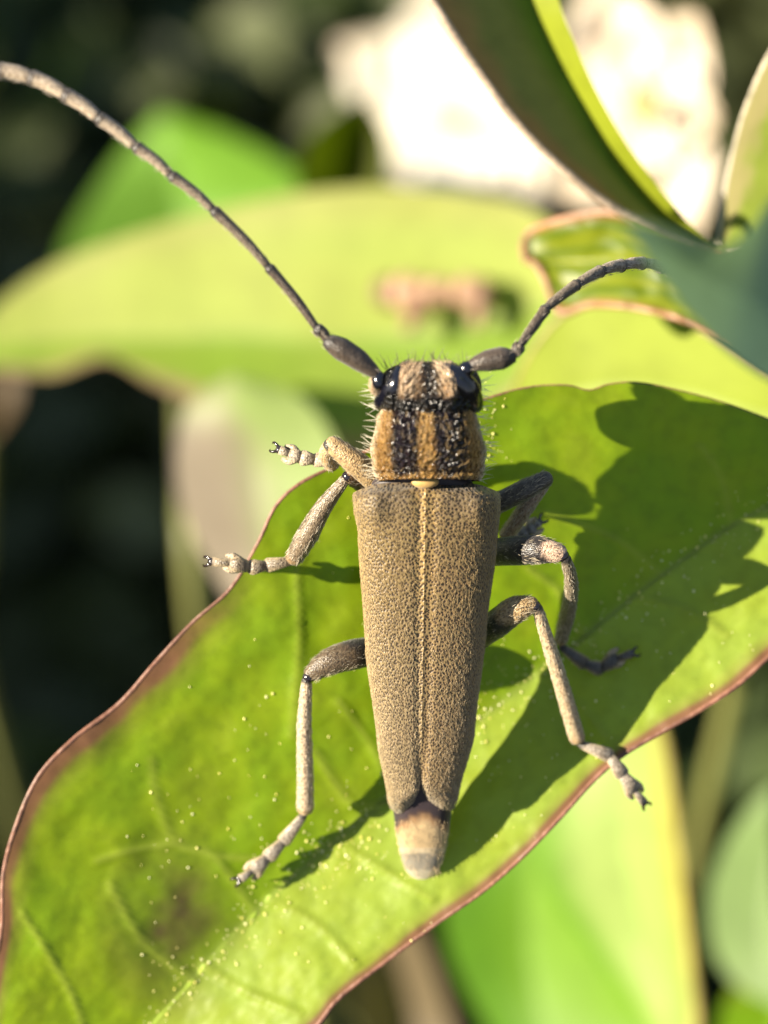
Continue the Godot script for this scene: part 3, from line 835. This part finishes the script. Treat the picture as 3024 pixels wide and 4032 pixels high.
func surroundings() -> void:
	# the big lime leaf behind the beetle's head
	loose_leaf("leaf", "broad lime leaf with tan wavy edge blurred behind the beetle's head", Vector3(2350, 1100, -4.90), M.far_leaf,
		[[-230, 1440, -5.90], [0, 1190, -5.80], [220, 1040, -5.70], [500, 930, -5.50], [850, 830, -5.30], [1150, 765, -5.10], [1450, 735, -4.90], [1800, 760, -4.70], [2100, 830, -4.50], [2380, 1080, -4.30]],
		[[-230, 1450, -5.90], [30, 1370, -5.85], [320, 1340, -5.75], [620, 1330, -5.60], [900, 1325, -5.45], [1180, 1335, -5.30], [1500, 1340, -5.15], [1800, 1300, -4.95], [2100, 1220, -4.70], [2380, 1100, -4.30]],
		[[-230, 1460, -5.90], [0, 1462, -5.75], [210, 1478, -5.65], [420, 1412, -5.60], [600, 1510, -5.40], [850, 1620, -5.20], [1150, 1735, -5.00], [1500, 1860, -4.80], [2000, 1700, -4.50], [2380, 1120, -4.30]],
		func(u: float, v: float, px: float, py: float) -> Color:
			var c := c3(0.34, 0.41, 0.085) if v < 0.5 else c3(0.19, 0.30, 0.03)
			c = c.lerp(c3(0.34, 0.35, 0.10), smoothstep(0.2, 0.0, v) * 0.8)
			return c.lerp(c3(0.34, 0.235, 0.14), smoothstep(0.80, 0.92, v)).lerp(c3(0.36, 0.38, 0.08), 0.4 * clampf(fine.get_noise_2d(px * 0.1, py * 0.2) + 0.2, 0, 1)),
		Vector3(3000, 2100, -5.5), {"nu": 50})
	loose_leaf("leaf", "glowing yellow green leaf between the curled leaf and the large leaf", Vector3(3330, 1690, -1.3), M.far_leaf,
		[[1990, 1620, -1.9], [2090, 1390, -1.7], [2240, 1225, -1.6], [2400, 1196, -1.5], [2600, 1232, -1.4], [2800, 1322, -1.3], [3024, 1462, -1.2], [3330, 1680, -1.1]],
		[[1990, 1625, -1.9], [2160, 1560, -1.75], [2330, 1520, -1.65], [2520, 1510, -1.55], [2720, 1540, -1.45], [2900, 1590, -1.35], [3100, 1640, -1.25], [3330, 1685, -1.1]],
		[[1990, 1630, -1.9], [2150, 1750, -1.7], [2350, 1830, -1.6], [2560, 1870, -1.5], [2780, 1870, -1.4], [2980, 1840, -1.3], [3180, 1780, -1.2], [3330, 1690, -1.1]],
		func(_u: float, v: float, _x: float, _y: float) -> Color: return c3(0.33, 0.40, 0.055).lerp(c3(0.28, 0.36, 0.03), smoothstep(0.4, 0.6, v)),
		Vector3(3700, 2300, -3.0), {"rim": 0.012, "rim_color": c3(0.28, 0.24, 0.06)})
	loose_leaf("leaf", "bright green pointed leaf far out of focus under the left antenna", Vector3(720, 1400, -11.00), M.far_leaf,
		[[640, 440, -11.60], [500, 590, -11.40], [350, 800, -11.30], [250, 1000, -11.30], [240, 1250, -11.30], [720, 1400, -11.40]],
		[[640, 440, -11.20], [680, 640, -11.30], [720, 850, -11.40], [740, 1050, -11.40], [740, 1250, -11.20], [725, 1400, -11.00]],
		[[640, 440, -10.70], [880, 520, -10.60], [1120, 650, -10.50], [1280, 800, -10.50], [1250, 1150, -10.50], [730, 1400, -10.50]],
		func(_u: float, _v: float, _x: float, _y: float) -> Color: return c3(0.15, 0.31, 0.035), Vector3(760, 2300, -8.0))
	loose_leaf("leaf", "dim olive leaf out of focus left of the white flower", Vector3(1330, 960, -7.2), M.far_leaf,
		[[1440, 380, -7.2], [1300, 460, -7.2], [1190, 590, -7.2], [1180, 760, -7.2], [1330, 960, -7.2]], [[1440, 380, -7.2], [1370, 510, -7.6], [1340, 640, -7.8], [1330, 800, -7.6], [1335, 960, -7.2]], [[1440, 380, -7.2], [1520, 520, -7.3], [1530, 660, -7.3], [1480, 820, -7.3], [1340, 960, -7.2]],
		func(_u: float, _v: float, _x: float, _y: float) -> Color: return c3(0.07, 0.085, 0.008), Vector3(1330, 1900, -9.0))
	loose_leaf("leaf", "pale mauve grey leaf underside blurred beside the left middle leg", Vector3(1150, 2700, -4.6), M.far_leaf,
		[[900, 1480, -4.90], [740, 1600, -4.90], [690, 1790, -4.90], [710, 1990, -4.90], [800, 2190, -4.90], [930, 2400, -4.90], [1150, 2700, -4.90]],
		[[920, 1480, -4.60], [960, 1640, -4.70], [1000, 1820, -4.80], [1030, 2000, -4.80], [1060, 2200, -4.80], [1100, 2420, -4.70], [1155, 2700, -4.60]],
		[[940, 1480, -4.40], [1180, 1560, -4.40], [1320, 1750, -4.40], [1370, 1980, -4.40], [1350, 2200, -4.40], [1280, 2420, -4.40], [1160, 2700, -4.40]],
		func(_u: float, v: float, px: float, py: float) -> Color: return c3(0.28, 0.23, 0.17).lerp(c3(0.26, 0.34, 0.12), clampf(smoothstep(0.25, 0.75, v) + 0.6 * smoothstep(1750, 1550, py), 0, 1)), Vector3(1200, 3300, -6.5))
	loose_leaf("leaf", "dark blue green leaf close to the lens in the right foreground", Vector3(3300, 1300, 2.0), M.shade_leaf,
		[[2440, 860, 2.7], [2560, 880, 2.6], [2700, 925, 2.5], [2850, 965, 2.4], [2960, 890, 2.3], [3080, 790, 2.2], [3300, 1200, 2.0]],
		[[2440, 865, 2.7], [2600, 970, 2.5], [2740, 1060, 2.3], [2880, 1150, 2.1], [3000, 1200, 2.0], [3120, 1240, 1.95], [3300, 1250, 1.9]],
		[[2440, 870, 2.7], [2570, 1050, 2.6], [2700, 1220, 2.4], [2850, 1370, 2.2], [3000, 1480, 2.1], [3140, 1520, 2.0], [3300, 1300, 1.9]],
		func(_u: float, _v: float, _x: float, _y: float) -> Color: return c3(0.32, 0.44, 0.27), Vector3(4600, 3800, -1.0))
	# lower right: blurred blades under the big leaf
	loose_leaf("leaf", "pale lime leaf with yellow right edge blurred below the beetle", Vector3(2700, 4500, -4.20), M.far_leaf,
		[[2470, 2620, -4.65], [2200, 2950, -4.65], [2110, 3250, -4.65], [2150, 3500, -4.65], [2320, 3740, -4.65], [2520, 4040, -4.65], [2690, 4500, -4.65]],
		[[2480, 2620, -4.20], [2470, 2950, -4.35], [2460, 3250, -4.45], [2490, 3500, -4.50], [2570, 3760, -4.50], [2650, 4040, -4.40], [2695, 4500, -4.20]],
		[[2490, 2620, -3.95], [2610, 2900, -3.95], [2655, 3200, -3.95], [2690, 3480, -3.95], [2720, 3760, -3.95], [2745, 4040, -3.95], [2700, 4500, -3.95]],
		func(_u: float, v: float, _x: float, _y: float) -> Color: return c3(0.33, 0.44, 0.12).lerp(c3(0.40, 0.36, 0.05), smoothstep(0.75, 0.97, v)).lerp(c3(0.15, 0.32, 0.02), smoothstep(0.3, 0.0, v)), Vector3(2700, 5300, -5.0), {"rim": 0.025, "rim_top": false, "rim_color": c3(0.36, 0.30, 0.06)})
	loose_leaf("leaf", "saturated green leaf blurred left of the pale lime leaf below", Vector3(2300, 4700, -6.60), M.far_leaf,
		[[2150, 3000, -6.90], [1880, 3280, -6.90], [1750, 3560, -6.90], [1790, 3800, -6.90], [1920, 4050, -6.90], [2100, 4350, -6.90], [2300, 4700, -7.00]],
		[[2160, 3000, -6.50], [2110, 3300, -6.70], [2080, 3600, -6.80], [2100, 3850, -6.80], [2170, 4100, -6.70], [2240, 4400, -6.60], [2305, 4700, -6.60]],
		[[2170, 3000, -6.20], [2380, 3260, -6.20], [2480, 3560, -6.20], [2560, 3850, -6.20], [2620, 4120, -6.20], [2520, 4400, -6.20], [2310, 4700, -6.30]],
		func(_u: float, v: float, _x: float, py: float) -> Color: return c3(0.09, 0.22, 0.006).lerp(c3(0.15, 0.30, 0.015), smoothstep(0.2, 0.6, v)), Vector3(2350, 5600, -6.5))
	loose_leaf("leaf", "soft grey green leaf at the lower right border", Vector3(3155, 4000, -5.4), M.far_leaf,
		[[3260, 2980, -5.4], [2990, 3140, -5.6], [2830, 3380, -5.7], [2790, 3620, -5.7], [2880, 3860, -5.6], [3150, 4000, -5.4]], [[3265, 2980, -5.4], [3120, 3160, -5.5], [3040, 3390, -5.6], [3010, 3630, -5.6], [3040, 3850, -5.5], [3155, 4000, -5.4]], [[3270, 2980, -5.4], [3330, 3180, -5.2], [3340, 3400, -5.1], [3320, 3640, -5.1], [3270, 3850, -5.2], [3160, 4000, -5.4]],
		func(_u: float, _v: float, _x: float, _y: float) -> Color: return c3(0.19, 0.29, 0.10), Vector3(3250, 4700, -7.0))
	loose_leaf("leaf", "vivid green leaf in the bottom right corner", Vector3(3150, 4500, -5.30), M.far_leaf,
		[[3120, 3700, -5.60], [2920, 3850, -5.60], [2830, 4020, -5.60], [2860, 4240, -5.60], [3140, 4500, -5.60]], [[3130, 3700, -5.30], [3080, 3860, -5.50], [3060, 4030, -5.60], [3080, 4240, -5.50], [3145, 4500, -5.30]], [[3140, 3700, -5.00], [3280, 3860, -5.00], [3330, 4030, -5.00], [3300, 4250, -5.00], [3150, 4500, -5.00]],
		func(_u: float, _v: float, _x: float, py: float) -> Color: return c3(0.16, 0.14, 0.02).lerp(c3(0.16, 0.30, 0.006), smoothstep(3800, 4000, py)), Vector3(3200, 5300, -6.5))
	loose_leaf("withered_leaf", "withered grey brown leaf blurred under the rim at the bottom", Vector3(1700, 4500, -7.70), M.far_leaf,
		[[1480, 3420, -7.70], [1360, 3700, -7.70], [1380, 3950, -7.70], [1480, 4200, -7.70], [1690, 4500, -7.70]], [[1490, 3420, -7.70], [1530, 3700, -7.90], [1580, 3950, -8.00], [1630, 4200, -7.90], [1695, 4500, -7.70]], [[1500, 3420, -7.70], [1640, 3650, -7.70], [1740, 3900, -7.70], [1800, 4150, -7.70], [1700, 4500, -7.70]],
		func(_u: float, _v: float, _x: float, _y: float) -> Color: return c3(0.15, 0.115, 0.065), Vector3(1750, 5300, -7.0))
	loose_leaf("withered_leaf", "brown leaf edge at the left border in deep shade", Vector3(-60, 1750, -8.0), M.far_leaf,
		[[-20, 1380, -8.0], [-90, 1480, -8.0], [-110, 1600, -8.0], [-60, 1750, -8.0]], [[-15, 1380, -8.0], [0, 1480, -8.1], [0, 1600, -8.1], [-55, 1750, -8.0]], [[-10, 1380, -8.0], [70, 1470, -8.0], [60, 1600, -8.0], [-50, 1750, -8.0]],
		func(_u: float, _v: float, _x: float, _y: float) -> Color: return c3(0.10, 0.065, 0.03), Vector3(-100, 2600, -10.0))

func flower(label: String, at: Vector3, petals: Array, tint: Color) -> void:
	var t := thing("white_flower", label, "flower", at, "white flowers out of focus behind")
	for p: Array in petals:      # [angle in degrees, length in px, width in px, lift]
		var dir := Vector2.from_angle(deg_to_rad(p[0]))
		var side := dir.orthogonal()
		var f := func(u: float, v: float) -> Array:
			var w: float = sin(PI * pow(u * 0.93 + 0.02, 0.75)) * p[2] * 0.5 * (1 + 0.06 * sin(v * 21.0 + p[0]))
			var s := (v - 0.5) * 2
			var q: Vector2 = Vector2(at.x, at.y) + dir * p[1] * u + side * s * w
			return [P(q.x, q.y, at.z + 0.6 * (q.x - at.x) * 0.001 + p[3] * 0.6 * u * u + 0.12 * s * s + 0.05 * sin(u * 9.0 + s * 3.0)), tint.lerp(c3(0.56, 0.46, 0.33), smoothstep(0.45, 1.0, u) * 0.8)]
		put("petal", sheet(20, 14, f), M.petal, t)
	for i in 9:
		var g := i * 2.4
		var e := Vector2.from_angle(g) * (20.0 + 9.0 * i)
		put("stamen", tube([P(at.x, at.y, at.z), P(at.x + e.x * 0.5, at.y + e.y * 0.5, at.z + 0.3), P(at.x + e.x, at.y + e.y, at.z + 0.45)], [0.015, 0.012, 0.03], {"sides": 6, "rows": 6, "col": c3(0.75, 0.62, 0.2)}), M.stem, t)
	petiole(t, at, Vector3(at.x + 100, at.y + 1500, at.z - 3.0), 0.1, c3(0.10, 0.16, 0.04))

func withered_flower() -> void:
	var t := thing("withered_flower", "shrivelled pinkish brown flower remains lying on the lime leaf", "withered flower", Vector3(1720, 1200, -5.0))
	var b: Array = [[1530, 1150, 0.11, 0.10, 0.05], [1585, 1140, 0.1, 0.09, 0.4], [1660, 1150, 0.12, 0.07, 0.25], [1740, 1145, 0.12, 0.07, 0.3], [1840, 1150, 0.1, 0.09, 0.35], [1900, 1165, 0.09, 0.11, 0.1], [1640, 1215, 0.1, 0.07, 0.2], [1890, 1230, 0.07, 0.09, 0.15], [1620, 1280, 0.06, 0.04, 0.25]]
	for q: Array in b:
		var c := c3(0.10, 0.05, 0.02).lerp(c3(0.50, 0.31, 0.20), q[4] * 2.2)
		var f := func(u: float, v: float) -> Array:
			var a := u * PI
			var g := v * TAU
			var d := Vector3(sin(a) * cos(g), cos(a), sin(a) * sin(g))
			var k := 1.0 + 0.35 * fine.get_noise_3d(d.x * 60 + q[0], d.y * 60, d.z * 60)
			return [P(q[0], q[1], -4.86 + 0.00066 * (q[0] - 1550.0)) + d * Vector3(q[2] * 0.8, q[3], 0.07) * 1.1 * k, c]
		put("shrivelled_petal", sheet(12, 14, f, true), M.petal, t)

func ground() -> void:
	org = Vector3.ZERO
	var g := sheet(60, 60, func(u: float, v: float) -> Array:
		var a := (u - 0.5) * 2
		var b := (v - 0.5) * 2
		var x := signf(a) * pow(absf(a), 4.0) * 6000 + a * 40
		var z := signf(b) * pow(absf(b), 4.0) * 6000 + b * 40
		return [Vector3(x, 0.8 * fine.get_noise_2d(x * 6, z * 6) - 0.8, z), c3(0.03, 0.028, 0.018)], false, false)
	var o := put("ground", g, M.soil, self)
	o.set_meta("kind", "structure")
	# low plants in the shade, a mass of leaves nobody could count
	var lf := sheet(6, 4, func(u: float, v: float) -> Array:
		var s := (v - 0.5) * 2
		return [Vector3(s * 0.42 * sin(PI * pow(u * 0.96 + 0.02, 0.8)), 0.25 * absf(s) + 0.15 * sin(u * PI), u), Color.WHITE], false, true)
	var places := []
	var colors := []
	for i in 9000:
		var x := rng.randf_range(-22, 22)
		var z := rng.randf_range(-62, 6)
		var y := rng.randf_range(0.0, 1.0)
		var h := 3.5 * pow(y, 1.5) * (1 + fine.get_noise_2d(x * 8, z * 8))
		var b := Basis.from_euler(Vector3(rng.randf_range(-0.7, 0.5), rng.randf() * TAU, rng.randf_range(-0.5, 0.5))).scaled(Vector3.ONE * rng.randf_range(0.9, 2.4))
		places.append(Transform3D(b, Vector3(x, h, z)))
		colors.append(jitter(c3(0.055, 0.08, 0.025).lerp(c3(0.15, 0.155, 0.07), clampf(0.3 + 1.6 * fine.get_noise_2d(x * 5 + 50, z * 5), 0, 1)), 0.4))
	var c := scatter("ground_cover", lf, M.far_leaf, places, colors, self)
	c.set_meta("label", "dark leafy undergrowth in deep shade far behind the beetle")
	c.set_meta("category", "undergrowth")

func hedge() -> void:
	# the bush to the left that keeps the undergrowth in shade
	org = Vector3.ZERO
	var lf := sheet(4, 4, func(u: float, v: float) -> Array:
		var s := (v - 0.5) * 2
		return [Vector3(s * 0.45 * sin(PI * pow(u * 0.96 + 0.02, 0.8)), 0.2 * absf(s), u), Color.WHITE], false, true)
	var t := Node3D.new()
	t.name = "shrub"
	add_child(t, true)
	t.position = Vector3(-26, 0, -10)
	t.set_meta("label", "tall leafy shrub standing left of the beetle outside the picture")
	t.set_meta("category", "shrub")
	for i in 5:
		var z := -9.0 + 6.0 * i
		put("trunk", tube([Vector3(0, -0.3, z), Vector3(0.6, 8, z + 0.5), Vector3(-0.4, 16, z - 0.6)], [0.7, 0.5, 0.2], {"sides": 8, "col": c3(0.09, 0.07, 0.05)}), M.stem, t)
	var places := []
	var colors := []
	for i in 5000:
		var p := Vector3(rng.randfn(0, 2.2), rng.randf_range(0.5, 18), rng.randf_range(-17, 19))
		if p.z < -5 and rng.randf() < 0.93:
			continue
		var b := Basis.from_euler(Vector3(rng.randf() * TAU, rng.randf() * TAU, rng.randf() * TAU)).scaled(Vector3.ONE * rng.randf_range(1.6, 2.8))
		places.append(Transform3D(b, p))
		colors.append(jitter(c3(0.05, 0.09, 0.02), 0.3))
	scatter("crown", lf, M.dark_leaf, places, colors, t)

func _ready() -> void:
	# camera
	var tilt := deg_to_rad(TILT)
	W = Transform3D(Basis(Vector3(1, 0, 0), -tilt), Vector3(0, LIFT, 0))
	var cam := Camera3D.new()
	cam.name = "camera"
	var ca := CameraAttributesPhysical.new()
	ca.frustum_focal_length = 12.0 / (2.016 / D)
	ca.frustum_near = 0.05
	ca.frustum_far = 9000.0
	ca.frustum_focus_distance = FOCUS
	ca.exposure_aperture = ca.frustum_focal_length * 0.001 / APERTURE
	cam.attributes = ca
	cam.transform = W * Transform3D(Basis(), Vector3(0, 0, D))
	cam.fov = rad_to_deg(2 * atan(2.016 / D))
	cam.near = 0.05
	cam.far = 9000.0
	add_child(cam)
	cam.current = true
	# sky and exposure
	var env := Environment.new()
	env.background_mode = Environment.BG_SKY
	var sky := Sky.new()
	var sm := ProceduralSkyMaterial.new()
	sm.sky_top_color = Color(0.42, 0.49, 0.58)
	sm.sky_horizon_color = Color(0.70, 0.71, 0.70)
	sm.sky_curve = 0.12
	sm.sky_energy_multiplier = 0.75
	sm.ground_bottom_color = Color(0.12, 0.13, 0.09)
	sm.ground_horizon_color = Color(0.4, 0.42, 0.4)
	sm.sun_angle_max = 1.0
	sky.sky_material = sm
	env.sky = sky
	env.tonemap_mode = Environment.TONE_MAPPER_LINEAR
	env.tonemap_exposure = 3.45
	env.sdfgi_enabled = true
	env.ssao_enabled = true
	env.ssil_enabled = true
	var we := WorldEnvironment.new()
	we.environment = env
	add_child(we)
	# sun: low, from the left and a little towards the lens
	var sun := DirectionalLight3D.new()
	sun.name = "sun"
	sun.light_energy = 1.6
	sun.light_color = Color(1.0, 0.945, 0.85)
	sun.light_angular_distance = 0.5
	sun.shadow_enabled = true
	add_child(sun)
	var s := (W.basis * Vector3(-1.7, 0.19, 1.0)).normalized()
	sun.look_at_from_position(s * 50, Vector3.ZERO, Vector3.UP)

	rng.seed = 11
	fine.seed = 4
	fine.noise_type = FastNoiseLite.TYPE_SIMPLEX_SMOOTH
	fine.frequency = 0.01
	fine.fractal_octaves = 3
	materials()
	ground()
	hedge()
	main_leaf()
	surroundings()
	shoot()
	flower("white flower in full sun blurred behind the beetle, left of the dark folded leaf", Vector3(1760, 470, -13.0), [[170, 420, 380, 0.3], [215, 520, 420, 0.2], [265, 560, 430, 0.1], [320, 520, 400, 0.3], [100, 360, 430, 0.3], [40, 520, 480, 0.2], [70, 470, 420, 0.1]], c3(0.74, 0.70, 0.61))
	flower("cream white flower blurred between the dark folded leaf and the upright leaf", Vector3(2520, 420, -7.2), [[250, 560, 420, 0.2], [300, 420, 430, 0.2], [10, 300, 420, 0.3], [70, 560, 420, 0.2], [130, 480, 400, 0.2], [190, 420, 420, 0.2]], c3(0.62, 0.54, 0.44))
	withered_flower()
	longhorn()
	pollen()
